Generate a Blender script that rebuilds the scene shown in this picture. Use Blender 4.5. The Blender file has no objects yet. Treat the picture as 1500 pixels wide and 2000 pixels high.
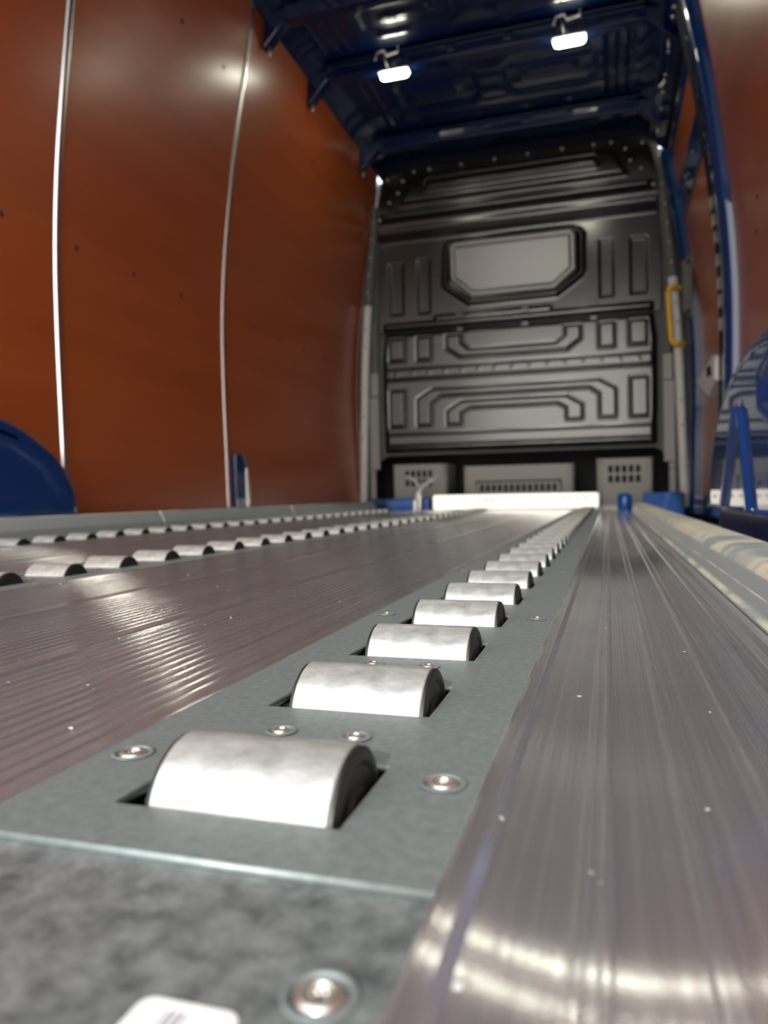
import bpy, math
import numpy as np
from mathutils import Matrix, Vector

C = bpy.context.scene.collection
SC = bpy.context.scene

# ------------------------------------------------------------------ camera
# X to the right, Y towards the cab, Z up; the tops of the roller plates are Z = 0
f_px, vpx, vpy, roll, CAM_H = 1445.0, 1190.0, 960.0, 0.0185, 0.0865
dY = Vector(((vpx - 750) / f_px, -(vpy - 1000) / f_px, -1.0)).normalized()
dZ = Vector((1, roll, 0)).cross(dY).normalized()
if dZ.y < 0:
    dZ = -dZ
dX = dY.cross(dZ).normalized()
cam_d = bpy.data.cameras.new('camera')
cam = bpy.data.objects.new('camera', cam_d)
C.objects.link(cam)
R = Matrix((dX, dY, dZ))                       # camera space -> world rotation rows
cam.matrix_world = Matrix.Translation((0, 0, CAM_H)) @ R.to_4x4()
cam_d.sensor_width = 36
cam_d.lens = f_px / 2000 * 36
cam_d.clip_start = 0.005
cam_d.clip_end = 200
cam_d.dof.use_dof = True
cam_d.dof.focus_distance = 0.40
cam_d.dof.aperture_fstop = 9.5
SC.camera = cam

# ------------------------------------------------------------------ world, sun, exposure
SUN_EL, SUN_AZ = math.radians(23.6), math.radians(1.0)
w = bpy.data.worlds.new('sky')
SC.world = w
w.use_nodes = True
nt = w.node_tree
nt.nodes.clear()
wo = nt.nodes.new('ShaderNodeOutputWorld')
bg = nt.nodes.new('ShaderNodeBackground')
sk = nt.nodes.new('ShaderNodeTexSky')
sk.sky_type = 'HOSEK_WILKIE'
sk.turbidity = 4.0
sk.ground_albedo = 0.4
sd = Vector((-math.sin(SUN_AZ) * math.cos(SUN_EL), -math.cos(SUN_AZ) * math.cos(SUN_EL), math.sin(SUN_EL)))
sk.sun_direction = sd
mixw = nt.nodes.new('ShaderNodeMixRGB')
mixw.inputs[0].default_value = 0.55
mixw.inputs[2].default_value = (1.0, 1.0, 1.0, 1)
nt.links.new(sk.outputs[0], mixw.inputs[1])
nt.links.new(mixw.outputs[0], bg.inputs[0])
bg.inputs[1].default_value = 4.4
nt.links.new(bg.outputs[0], wo.inputs[0])

sun_d = bpy.data.lights.new('sun', 'SUN')
sun_d.energy = 2.7
sun_d.angle = math.radians(0.6)
sun_d.color = (1.0, 0.93, 0.82)
sun = bpy.data.objects.new('sun', sun_d)
sun.rotation_euler = (-sd).to_track_quat('-Z', 'Y').to_euler()
sun.location = sd * 20
C.objects.link(sun)

LED_STRENGTH = 58.0
SC.view_settings.view_transform = 'Standard'
SC.view_settings.look = 'None'
SC.view_settings.gamma = 1.0
SC.view_settings.use_curve_mapping = False
SC.view_settings.exposure = 0.38

# ------------------------------------------------------------------ materials
def srgb(r, g, b):
    def l(c):
        c /= 255.0
        return c / 12.92 if c <= 0.04045 else ((c + 0.055) / 1.055) ** 2.4
    return (l(r), l(g), l(b), 1)

def mat(name, col, rough=0.5, metal=0.0, coat=0.0, coat_rough=0.03, spec=0.5, aniso=0.0, emit=None, es=0.0):
    m = bpy.data.materials.new(name)
    m.use_nodes = True
    b = m.node_tree.nodes['Principled BSDF']
    b.inputs['Base Color'].default_value = col
    b.inputs['Roughness'].default_value = rough
    b.inputs['Metallic'].default_value = metal
    b.inputs['Coat Weight'].default_value = coat
    b.inputs['Coat Roughness'].default_value = coat_rough
    b.inputs['Specular IOR Level'].default_value = spec
    if emit:
        b.inputs['Emission Color'].default_value = emit
        b.inputs['Emission Strength'].default_value = es
    return m

def N(m, t):
    return m.node_tree.nodes.new(t)

def coords(m, scale=(1, 1, 1)):
    tc = N(m, 'ShaderNodeTexCoord')
    mp = N(m, 'ShaderNodeMapping')
    mp.inputs['Scale'].default_value = scale
    m.node_tree.links.new(tc.outputs['Object'], mp.inputs[0])
    return mp.outputs[0]

def noise_col(m, c1, c2, nscale, lo, hi, mapscale=(1, 1, 1), detail=6, target='Base Color', rough=0.6, dist=0.0):
    L = m.node_tree.links
    n = N(m, 'ShaderNodeTexNoise')
    n.inputs['Scale'].default_value = nscale
    n.inputs['Detail'].default_value = detail
    n.inputs['Roughness'].default_value = rough
    n.inputs['Distortion'].default_value = dist
    L.new(coords(m, mapscale), n.inputs['Vector'])
    r = N(m, 'ShaderNodeValToRGB')
    r.color_ramp.elements[0].position = lo
    r.color_ramp.elements[0].color = c1
    r.color_ramp.elements[1].position = hi
    r.color_ramp.elements[1].color = c2
    L.new(n.outputs['Fac'], r.inputs[0])
    b = m.node_tree.nodes['Principled BSDF']
    if target:
        L.new(r.outputs[0], b.inputs[target])
    return r.outputs[0], n.outputs['Fac']

def bump(m, fac, strength, distance=0.001):
    bp = N(m, 'ShaderNodeBump')
    bp.inputs['Strength'].default_value = strength
    bp.inputs['Distance'].default_value = distance
    m.node_tree.links.new(fac, bp.inputs['Height'])
    m.node_tree.links.new(bp.outputs[0], m.node_tree.nodes['Principled BSDF'].inputs['Normal'])

M = {}
M['galv'] = mat('galvanised_plate', srgb(150, 156, 152), 0.45, 0.5)
noise_col(M['galv'], (0.195, 0.232, 0.234, 1), (0.275, 0.32, 0.32, 1), 260, 0.3, 0.7)
M['galv_spangle'] = mat('galvanised_spangle', srgb(150, 156, 152), 0.42, 0.5)
noise_col(M['galv_spangle'], (0.085, 0.10, 0.105, 1), (0.34, 0.375, 0.375, 1), 130, 0.32, 0.68, detail=9, rough=0.72)
M['rail'] = mat('galvanised_rail', srgb(190, 192, 180), 0.4, 0.8)
def rail_dust(m):
    L = m.node_tree.links
    b = m.node_tree.nodes['Principled BSDF']
    c, fac = noise_col(m, (0, 0, 0, 1), (1, 1, 1, 1), 9, 0.42, 0.52, (1.2, 1.0, 2), 5, None, 0.55, 0.8)
    geo = N(m, 'ShaderNodeNewGeometry')
    sep = N(m, 'ShaderNodeSeparateXYZ')
    L.new(geo.outputs['Normal'], sep.inputs[0])
    up = N(m, 'ShaderNodeMath'); up.operation = 'GREATER_THAN'; up.inputs[1].default_value = 0.45
    L.new(sep.outputs[2], up.inputs[0])
    mu = N(m, 'ShaderNodeMath'); mu.operation = 'MULTIPLY'
    L.new(c, mu.inputs[0]); L.new(up.outputs[0], mu.inputs[1])
    mx = N(m, 'ShaderNodeMixRGB')
    mx.inputs[1].default_value = (0.40, 0.45, 0.45, 1)
    mx.inputs[2].default_value = (0.62, 0.58, 0.46, 1)
    L.new(mu.outputs[0], mx.inputs[0]); L.new(mx.outputs[0], b.inputs['Base Color'])
    me = N(m, 'ShaderNodeMath'); me.operation = 'MULTIPLY_ADD'; me.inputs[1].default_value = -0.3; me.inputs[2].default_value = 0.4
    L.new(mu.outputs[0], me.inputs[0]); L.new(me.outputs[0], b.inputs['Metallic'])
rail_dust(M['rail'])
M['zinc'] = mat('roller_zinc', (0.62, 0.62, 0.60, 1), 0.36, 0.5)
_, fz = noise_col(M['zinc'], (0.30, 0.31, 0.308, 1), (0.54, 0.55, 0.54, 1), 120, 0.3, 0.62, (0.6, 1, 1), 8, rough=0.7)
bump(M['zinc'], fz, 0.12, 0.0006)
M['rubber'] = mat('black_plastic', (0.012, 0.012, 0.012, 1), 0.45)
M['seal'] = mat('seal_rubber', (0.008, 0.008, 0.008, 1), 0.8, spec=0.15)
M['steel'] = mat('bright_steel', (0.58, 0.565, 0.52, 1), 0.30, 0.85)
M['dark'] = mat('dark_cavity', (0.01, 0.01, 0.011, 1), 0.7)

def alu():
    m = mat('brushed_aluminium', (0.62, 0.58, 0.57, 1), 0.30, 1.0)
    L = m.node_tree.links
    b = m.node_tree.nodes['Principled BSDF']
    b.inputs['Anisotropic'].default_value = 1.0
    b.inputs['Anisotropic Rotation'].default_value = 0.25
    b.inputs['Metallic'].default_value = 0.8
    tg = N(m, 'ShaderNodeTangent'); tg.direction_type = 'UV_MAP'; tg.uv_map = 'UVMap'
    L.new(tg.outputs[0], b.inputs['Tangent'])
    _, fac = noise_col(m, (0.47, 0.455, 0.47, 1), (0.62, 0.605, 0.615, 1), 1.0, 0.3, 0.7, (300, 1.2, 30), 4)
    # specks of white dust lying on the metal
    vo = N(m, 'ShaderNodeTexVoronoi')
    vo.inputs['Scale'].default_value = 75
    L.new(coords(m), vo.inputs['Vector'])
    sepc = N(m, 'ShaderNodeSeparateColor')
    L.new(vo.outputs['Color'], sepc.inputs[0])
    rad = N(m, 'ShaderNodeMath'); rad.operation = 'MULTIPLY_ADD'; rad.inputs[1].default_value = 0.11; rad.inputs[2].default_value = -0.034
    L.new(sepc.outputs[0], rad.inputs[0])
    lt_ = N(m, 'ShaderNodeMath'); lt_.operation = 'LESS_THAN'
    L.new(vo.outputs['Distance'], lt_.inputs[0]); L.new(rad.outputs[0], lt_.inputs[1])
    mxd = N(m, 'ShaderNodeMixRGB'); mxd.inputs[2].default_value = (0.85, 0.85, 0.85, 1)
    src = b.inputs['Base Color'].links[0].from_socket
    L.new(src, mxd.inputs[1]); L.new(lt_.outputs[0], mxd.inputs[0]); L.new(mxd.outputs[0], b.inputs['Base Color'])
    mm = N(m, 'ShaderNodeMath'); mm.operation = 'MULTIPLY_ADD'; mm.inputs[1].default_value = -0.8; mm.inputs[2].default_value = 0.8
    L.new(lt_.outputs[0], mm.inputs[0]); L.new(mm.outputs[0], b.inputs['Metallic'])
    n2 = N(m, 'ShaderNodeTexNoise')
    n2.inputs['Scale'].default_value = 1.0
    n2.inputs['Detail'].default_value = 3
    L.new(coords(m, (2600, 1.0, 40)), n2.inputs['Vector'])
    bump(m, n2.outputs['Fac'], 0.8, 0.0002)
    rr = N(m, 'ShaderNodeMapRange')
    rr.inputs[3].default_value = 0.12; rr.inputs[4].default_value = 0.16
    L.new(fac, rr.inputs[0]); L.new(rr.outputs[0], b.inputs['Roughness'])
    return m
M['alu'] = alu()
M['strip'] = mat('strip_aluminium', (0.80, 0.77, 0.75, 1), 0.26, 1.0)

def ply():
    m = mat('phenolic_plywood', srgb(150, 66, 26), 0.55, 0.0, 1.0, 0.27, 0.2)
    L = m.node_tree.links
    b = m.node_tree.nodes['Principled BSDF']
    c1, f1 = noise_col(m, (0.36, 0.075, 0.014, 1), (0.43, 0.093, 0.020, 1), 1.0, 0.3, 0.7, (1.0, 0.7, 14.0), 6)
    return m
M['ply'] = ply()
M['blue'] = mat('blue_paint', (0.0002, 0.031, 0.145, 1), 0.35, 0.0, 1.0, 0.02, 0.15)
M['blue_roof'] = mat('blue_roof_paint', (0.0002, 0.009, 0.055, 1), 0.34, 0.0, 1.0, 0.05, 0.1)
M['blk'] = mat('bulkhead_plastic', (0.010, 0.0097, 0.009, 1), 0.22, 0.0, 0.0, 0.3, 1.0)
M['blk2'] = mat('bulkhead_window_plastic', (0.15, 0.147, 0.135, 1), 0.26, 0.0, 0.0, 0.3, 1.0)
M['trim'] = mat('grey_trim_plastic', (0.30, 0.295, 0.28, 1), 0.42)
M['trim_light'] = mat('light_grey_trim_plastic', (0.66, 0.65, 0.62, 1), 0.4)
M['trim_dark'] = mat('dark_grey_trim_plastic', (0.13, 0.13, 0.125, 1), 0.6, spec=0.15)
M['box'] = mat('grey_console_plastic', (0.36, 0.35, 0.33, 1), 0.5)
M['yellow'] = mat('yellow_plastic', srgb(255, 196, 30), 0.35)
M['white'] = mat('white_coat', (0.86, 0.86, 0.83, 1), 0.38)
M['paper'] = mat('white_label', (0.84, 0.84, 0.83, 1), 0.6)
M['ink'] = mat('violet_ink', srgb(70, 65, 110), 0.6)
M['faint'] = mat('faint_ink', (0.50, 0.50, 0.47, 1), 0.5)
M['cable'] = mat('grey_cable', (0.55, 0.55, 0.55, 1), 0.4)
M['led'] = mat('led_lens', (0.9, 0.95, 0.85, 1), 0.3, emit=(1.0, 0.98, 0.80, 1), es=LED_STRENGTH)
M['ground'] = mat('asphalt', (0.30, 0.29, 0.28, 1), 0.85)
noise_col(M['ground'], (0.24, 0.235, 0.23, 1), (0.36, 0.35, 0.33, 1), 6, 0.3, 0.7)
M['screw_dark'] = mat('dark_screw', (0.03, 0.02, 0.015, 1), 0.5)

# ------------------------------------------------------------------ helpers
def link_mesh(name, me, m, parent=None, smooth=False):
    if smooth:
        me.polygons.foreach_set('use_smooth', [True] * len(me.polygons))
    o = bpy.data.objects.new(name, me)
    if m is not None:
        me.materials.append(m)
    C.objects.link(o)
    if parent is not None:
        o.parent = parent
        o.matrix_parent_inverse = Matrix.Translation(-parent.location)
    return o

def mesh(name, v, fcs, m, parent=None, smooth=False):
    me = bpy.data.meshes.new(name)
    me.from_pydata([tuple(map(float, p)) for p in v], [], fcs)
    me.validate()
    me.update()
    return link_mesh(name, me, m, parent, smooth)

def tag(o, label=None, cat=None, group=None, kind=None):
    if label: o['label'] = label
    if cat: o['category'] = cat
    if group: o['group'] = group
    if kind: o['kind'] = kind
    return o

def thing(name, loc, label, cat, group=None):
    o = bpy.data.objects.new(name, None)
    o.empty_display_size = 0.05
    o.location = loc
    C.objects.link(o)
    return tag(o, label, cat, group)

class MB:
    """Collects vertices and faces of one mesh."""
    def __init__(s):
        s.v, s.f = [], []
    def add(s, v, f):
        n = len(s.v)
        s.v += [tuple(p) for p in v]
        s.f += [tuple(i + n for i in q) for q in f]
        return s
    def box(s, x0, x1, y0, y1, z0, z1):
        v = [(x0, y0, z0), (x1, y0, z0), (x1, y1, z0), (x0, y1, z0), (x0, y0, z1), (x1, y0, z1), (x1, y1, z1), (x0, y1, z1)]
        return s.add(v, [(0, 3, 2, 1), (4, 5, 6, 7), (0, 1, 5, 4), (1, 2, 6, 5), (2, 3, 7, 6), (3, 0, 4, 7)])
    def prism(s, pts, d0, d1, axis):
        """polygon pts extruded along axis ('x': pts=(y,z), 'y': pts=(x,z), 'z': pts=(x,y))"""
        def mk(p, d):
            return {'x': (d, p[0], p[1]), 'y': (p[0], d, p[1]), 'z': (p[0], p[1], d)}[axis]
        n = len(pts)
        v = [mk(p, d0) for p in pts] + [mk(p, d1) for p in pts]
        fc = [tuple(range(n)), tuple(range(2 * n - 1, n - 1, -1))]
        fc += [(i, i + n, (i + 1) % n + n, (i + 1) % n) for i in range(n)]
        return s.add(v, fc)
    def tube(s, pts, r, seg=10, cap=True):
        pts = [Vector(p) for p in pts]
        rings = []
        for i, p in enumerate(pts):
            t = (pts[min(i + 1, len(pts) - 1)] - pts[max(i - 1, 0)]).normalized()
            a = Vector((0, 0, 1)) if abs(t.z) < 0.9 else Vector((1, 0, 0))
            u = t.cross(a).normalized(); w_ = t.cross(u)
            rr = r[i] if isinstance(r, (list, tuple)) else r
            rings.append([p + (u * math.cos(2 * math.pi * k / seg) + w_ * math.sin(2 * math.pi * k / seg)) * rr for k in range(seg)])
        v = [q for ring in rings for q in ring]
        fc = []
        for i in range(len(pts) - 1):
            for k in range(seg):
                k2 = (k + 1) % seg
                fc.append((i * seg + k, i * seg + k2, (i + 1) * seg + k2, (i + 1) * seg + k))
        if cap:
            fc.append(tuple(range(seg - 1, -1, -1)))
            fc.append(tuple((len(pts) - 1) * seg + k for k in range(seg)))
        return s.add(v, fc)
    def lathe(s, prof, axis, origin, seg=32):
        """prof = [(a, r)], a along the axis"""
        ox, oy, oz = origin
        v, fc = [], []
        for a, r in prof:
            for k in range(seg):
                t = 2 * math.pi * k / seg
                c_, s_ = r * math.cos(t), r * math.sin(t)
                v.append({'x': (ox + a, oy + c_, oz + s_), 'z': (ox + c_, oy + s_, oz + a), 'y': (ox + s_, oy + a, oz + c_)}[axis])
        for i in range(len(prof) - 1):
            for k in range(seg):
                k2 = (k + 1) % seg
                fc.append((i * seg + k, (i + 1) * seg + k, (i + 1) * seg + k2, i * seg + k2))
        return s.add(v, fc)
    def obj(s, name, m, parent=None, smooth=False, bevel=0.0, auto=None):
        o = mesh(name, s.v, s.f, m, parent, smooth)
        import bmesh
        b = bmesh.new(); b.from_mesh(o.data)
        bmesh.ops.recalc_face_normals(b, faces=b.faces[:])
        b.to_mesh(o.data); b.free()
        if bevel:
            md = o.modifiers.new('edge', 'BEVEL'); md.width = bevel; md.segments = 2; md.limit_method = 'ANGLE'; md.angle_limit = math.radians(40)
        if auto:
            o.data.polygons.foreach_set('use_smooth', [True] * len(o.data.polygons))
            o.data.set_sharp_from_angle(angle=math.radians(auto))
        return o

def plate(name, outer, holes, thick, to3, m, parent=None):
    """a sheet with real holes; (u, v) outline, to3(u, v, w) -> world"""
    cu = bpy.data.curves.new('outline', 'CURVE')
    cu.dimensions = '2D'; cu.fill_mode = 'BOTH'; cu.extrude = thick / 2
    for loop in [outer] + holes:
        sp = cu.splines.new('POLY')
        sp.points.add(len(loop) - 1)
        for p, q in zip(sp.points, loop):
            p.co = (q[0], q[1], 0, 1)
        sp.use_cyclic_u = True
    t = bpy.data.objects.new('outline', cu)
    C.objects.link(t)
    me = bpy.data.meshes.new_from_object(t.evaluated_get(bpy.context.evaluated_depsgraph_get()))
    bpy.data.objects.remove(t); bpy.data.curves.remove(cu)
    for v in me.vertices:
        v.co = Vector(to3(v.co.x, v.co.y, v.co.z))
    me.update()
    import bmesh
    b = bmesh.new(); b.from_mesh(me)
    bmesh.ops.remove_doubles(b, verts=b.verts[:], dist=1e-6)
    bmesh.ops.recalc_face_normals(b, faces=b.faces[:])
    b.to_mesh(me); b.free()
    me.materials.clear()
    return link_mesh(name, me, m, parent)

def circle(cx, cy, r, n=20):
    return [(cx + r * math.cos(2 * math.pi * k / n), cy + r * math.sin(2 * math.pi * k / n)) for k in range(n)]

def rrect(x0, x1, y0, y1, r, n=5):
    out = []
    for cx, cy, a0 in ((x1 - r, y1 - r, 0), (x0 + r, y1 - r, 90), (x0 + r, y0 + r, 180), (x1 - r, y0 + r, 270)):
        for k in range(n + 1):
            a = math.radians(a0 + 90 * k / n)
            out.append((cx + r * math.cos(a), cy + r * math.sin(a)))
    return out

def sdf(poly, X, Z):
    """signed distance to a polygon, negative inside"""
    d = np.full(X.shape, 1e9)
    inside = np.zeros(X.shape, bool)
    n = len(poly)
    for i in range(n):
        ax, az = poly[i]; bx, bz = poly[(i + 1) % n]
        ex, ez = bx - ax, bz - az
        t = np.clip(((X - ax) * ex + (Z - az) * ez) / (ex * ex + ez * ez + 1e-12), 0, 1)
        d = np.minimum(d, np.hypot(X - ax - t * ex, Z - az - t * ez))
        cond = (az > Z) != (bz > Z)
        with np.errstate(divide='ignore', invalid='ignore'):
            xi = ax + (Z - az) * ex / (ez if ez else 1e-12)
        inside ^= cond & (X < xi)
    return np.where(inside, -d, d)

def sstep(a, b, x):
    t = np.clip((x - a) / (b - a), 0, 1)
    return t * t * (3 - 2 * t)

def pad(poly, X, Z, w_=0.010, r=0.006):
    """1 on the raised pad, 0 outside, rounded corners"""
    return 1 - sstep(-w_, 0.0, sdf(poly, X, Z) - 0.0)

def sheet(name, u0, u1, v0, v1, step, fn, to3, m, parent=None, outline=None, thick=0.003):
    nu, nv = int((u1 - u0) / step) + 1, int((v1 - v0) / step) + 1
    U, V = np.meshgrid(np.linspace(u0, u1, nu), np.linspace(v0, v1, nv))
    D = fn(U, V)
    P = np.stack([np.broadcast_to(c, U.shape) for c in to3(U, V, D)], -1).reshape(-1, 3)
    idx = np.arange(nu * nv).reshape(nv, nu)
    q = np.stack([idx[:-1, :-1], idx[:-1, 1:], idx[1:, 1:], idx[1:, :-1]], -1).reshape(-1, 4)
    if outline is not None:
        S = sdf(outline, (U[:-1, :-1] + U[1:, 1:]) / 2, (V[:-1, :-1] + V[1:, 1:]) / 2).reshape(-1)
        q = q[S < 0]
    used = np.unique(q)
    rem = np.full(nu * nv, -1); rem[used] = np.arange(len(used))
    o = mesh(name, P[used], [tuple(map(int, r)) for r in rem[q]], m, parent, True)
    if thick:
        md = o.modifiers.new('thickness', 'SOLIDIFY'); md.thickness = thick; md.offset = -1
    return o

ONES = ['zeroth', 'first', 'second', 'third', 'fourth', 'fifth', 'sixth', 'seventh', 'eighth', 'ninth', 'tenth', 'eleventh', 'twelfth',
        'thirteenth', 'fourteenth', 'fifteenth', 'sixteenth', 'seventeenth', 'eighteenth', 'nineteenth', 'twentieth']
def ordinal(n):
    if n <= 20: return ONES[n]
    if n == 30: return 'thirtieth'
    return {2: 'twenty', 3: 'thirty'}[n // 10] + '-' + ONES[n % 10]

# ------------------------------------------------------------------ wall profile (X of the left inner wall at height Z)
XC = -0.502                                     # centre line of the van
PZ = [-0.05, 0.06, 0.27, 0.50, 0.74, 0.97, 1.165, 1.43, 1.70, 1.945]
PX = [-1.396, -1.400, -1.404, -1.410, -1.411, -1.398, -1.375, -1.340, -1.291, -1.250]
def smooth_profile(z):
    z = np.asarray(z, float)
    acc = 0
    for o in np.linspace(-0.09, 0.09, 7):
        acc = acc + np.interp(z + o, PZ, PX)
    return acc / 7
def wl(z): return float(smooth_profile(z))
def wr(z): return 2 * XC - wl(z)
YR, YB = -0.20, 4.15                           # rear opening, bulkhead plane

def wall_sheet(name, side, y0, y1, z0, z1, off, thick, m, parent=None):
    """a bowed panel that follows the wall; off = distance outwards from the inner face"""
    zs = np.linspace(z0, z1, 44)
    mb = MB()
    pts = []
    for z in zs:
        x = wl(z) - off if side == 'l' else wr(z) + off
        pts.append((x, z))
    for z in zs[::-1]:
        x = wl(z) - off - thick if side == 'l' else wr(z) + off + thick
        pts.append((x, z))
    n = len(zs)
    v, fc = [], []
    for y in (y0, y1):
        v += [(p[0], y, p[1]) for p in pts]
    k = 2 * n
    for i in range(k):
        j = (i + 1) % k
        fc.append((i, j, j + k, i + k))
    for i in range(n - 1):
        fc.append((i, i + 1, k - 2 - i, k - 1 - i))
        fc.append((k + i, k + k - 1 - i, k + k - 2 - i, k + i + 1))
    mb.add(v, fc)
    return mb.obj(name, m, parent, auto=30)

# ------------------------------------------------------------------ setting
mb = MB().box(-40, 40, -60, 25, -0.85, -0.80)
tag(mb.obj('ground', M['ground']), 'sunlit asphalt yard outside the open rear doors', 'ground', kind='structure')
mb = MB().box(-1.50, 0.50, YR, 4.7, -0.06, -0.045)
tag(mb.obj('floor', M['blue']), 'blue painted steel van floor under the roller deck', 'floor', kind='structure')
tag(wall_sheet('wall_left', 'l', YR, 4.7, -0.045, 1.96, 0.045, 0.02, M['blue']), 'blue steel side shell behind the left plywood lining', 'wall', kind='structure')
tag(wall_sheet('wall_right', 'r', YR, 4.7, -0.045, 1.96, 0.075, 0.02, M['blue']), 'blue steel side shell behind the right plywood lining and door', 'wall', kind='structure')
mb = MB().box(-1.48, 0.48, 4.60, 4.63, -0.045, 2.06)
tag(mb.obj('wall_front', M['dark']), 'dark cab space behind the bulkhead', 'wall', kind='structure')

# rear door opening
tr = MB()
tr.box(-1.50, 0.50, YR - 0.03, YR, 1.93, 2.06)
tr.box(-1.50, -1.39, YR - 0.03, YR, -0.06, 1.93)
tr.box(0.39, 0.50, YR - 0.03, YR, -0.06, 1.93)
tag(tr.obj('trim_1', M['blue']), 'blue frame around the open rear doorway', 'frame', kind='structure')

# roof skin with pressed beads
def roof_fn(U, V):
    d = np.zeros(U.shape)
    beads = [(2.68, 3.05), (3.14, 3.76), (3.85, 4.10), (1.95, 2.60), (1.2, 1.85), (0.4, 1.1)]
    for y0, y1 in beads:
        ym, hy = (y0 + y1) / 2, (y1 - y0) / 2
        for xa, xb in ((-0.95, -0.55), (-0.45, -0.02)):
            poly = [(xa + 0.05, ym - hy * 0.55), (xb - 0.05, ym - hy * 0.55), (xb, ym - hy * 0.3), (xb, ym + hy * 0.3),
                    (xb - 0.05, ym + hy * 0.55), (xa + 0.05, ym + hy * 0.55), (xa, ym + hy * 0.3), (xa, ym - hy * 0.3)]
            d += 0.010 * pad(poly, U, V, 0.03)
            inner = [(XC + (p[0] - XC), ym + (p[1] - ym) * 0.35) for p in poly]
            cx = (xa + xb) / 2
            inner = [(cx + (p[0] - cx) * 0.6, ym + (p[1] - ym) * 0.35) for p in poly]
            d -= 0.007 * pad(inner, U, V, 0.03)
        for xr in (0.02, 0.065, 0.11, -1.02, -1.07):
            d += 0.007 * np.exp(-((U - xr) / 0.011) ** 2) * sstep(y0, y0 + 0.04, V) * (1 - sstep(y1 - 0.04, y1, V))
    edge = np.abs(U - XC)
    d -= 0.05 * sstep(0.56, 0.78, edge) ** 2
    return d
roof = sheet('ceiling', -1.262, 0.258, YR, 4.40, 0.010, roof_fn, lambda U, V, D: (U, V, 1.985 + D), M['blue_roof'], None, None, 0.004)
tag(roof, 'glossy dark blue steel roof skin with pressed beads', 'ceiling', kind='structure')

# ------------------------------------------------------------------ plywood lining
def panel(y0, y1, side, label, z0=0.0, z1=1.944, screws=()):
    t = thing('plywood_panel', ((wl(0) if side == 'l' else wr(0)), (y0 + y1) / 2, z0), label, 'wall panel', 'plywood lining panels')
    wall_sheet('board', side, y0 + 0.002, y1 - 0.002, z0, z1, 0.0, 0.009, M['ply'], t)
    for (y, z) in screws:
        x = wl(z) if side == 'l' else wr(z)
        s = 1 if side == 'l' else -1
        sm = MB().lathe([(0.0, 0.0005), (0.0025 * s, 0.003), (0.0025 * s, 0.005), (0.0004 * s, 0.0075), (-0.002 * s, 0.0078)], 'x', (x, y, z), 14)
        sm.obj('screw', M['screw_dark'], t, True)
    return t
panel(YR, 1.66, 'l', 'glossy red-brown plywood wall panel above the left blue wheel arch', screws=[(0.42, 0.79), (0.68, 0.79), (0.95, 0.79), (1.21, 0.79), (1.47, 0.79), (0.95, 1.64), (1.21, 1.64)])
panel(1.66, 2.55, 'l', 'glossy red-brown plywood wall panel between two tall silver joint strips, left', screws=[(1.734, 0.79), (1.9965, 0.79), (2.259, 0.79), (1.88, 1.633), (2.14, 1.633), (2.41, 1.633)])
panel(2.55, 4.12, 'l', 'long red-brown plywood panel beside the dark bulkhead with the blue bracket', screws=[(2.805, 0.80), (3.07, 0.80), (3.335, 0.80), (3.60, 0.80), (2.98, 1.645), (3.24, 1.645), (3.5, 1.645)])
panel(YR, 2.635, 'r', 'red-brown plywood wall panel above the right blue wheel arch', screws=[(2.265, 0.89), (2.308, 0.806), (2.07, 0.815), (1.8, 0.81)])

def joint_strip(y, side, label, z0=0.0, z1=1.944, wdt=0.026):
    zs = np.linspace(z0, z1, 60)
    prof = [(-wdt / 2, 0.0), (-wdt / 2 + 0.003, 0.0045), (0.000, 0.0068), (0.004, 0.0068), (wdt / 2 - 0.002, 0.0030), (wdt / 2, 0.0)]
    v, fc = [], []
    n = len(prof)
    for z in zs:
        for a, h in prof:
            x = wl(z) + h + 0.0003 if side == 'l' else wr(z) - h - 0.0003
            v.append((x, y + a, z))
    for i in range(len(zs) - 1):
        for k in range(n):
            k2 = (k + 1) % n
            fc.append((i * n + k, i * n + k2, (i + 1) * n + k2, (i + 1) * n + k))
    fc += [tuple(range(n)), tuple((len(zs) - 1) * n + k for k in range(n - 1, -1, -1))]
    o = MB().add(v, fc).obj('joint_strip', M['strip'])
    return tag(o, label, 'trim strip', 'silver joint strips on the plywood wall')
joint_strip(1.66, 'l', 'tall silver joint strip rising behind the front end of the left wheel arch')
joint_strip(2.55, 'l', 'tall silver joint strip just behind the small blue floor bracket')
joint_strip(4.128, 'l', 'thin silver edge strip where the left plywood meets the bulkhead pillar', 0.0, 1.70, 0.014)

# ------------------------------------------------------------------ floor: planks
Y_END = 3.93
def extrude_y(name, prof, y0, y1, m, parent=None, ny=1):
    n = len(prof)
    v, fc, uv = [], [], []
    ys = np.linspace(y0, y1, ny + 1)
    for y in ys:
        v += [(x, y, z) for x, z in prof]
    for i in range(ny):
        for k in range(n):
            k2 = (k + 1) % n
            fc.append((i * n + k, i * n + k2, (i + 1) * n + k2, (i + 1) * n + k))
    fc += [tuple(range(n - 1, -1, -1)), tuple(ny * n + k for k in range(n))]
    o = MB().add(v, fc).obj(name, m, parent)
    uvl = o.data.uv_layers.new(name='UVMap')
    for lp in o.data.loops:
        c = o.data.vertices[lp.vertex_index].co
        uvl.data[lp.index].uv = (c.y, c.x + c.z * 0.37)
    return o

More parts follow.
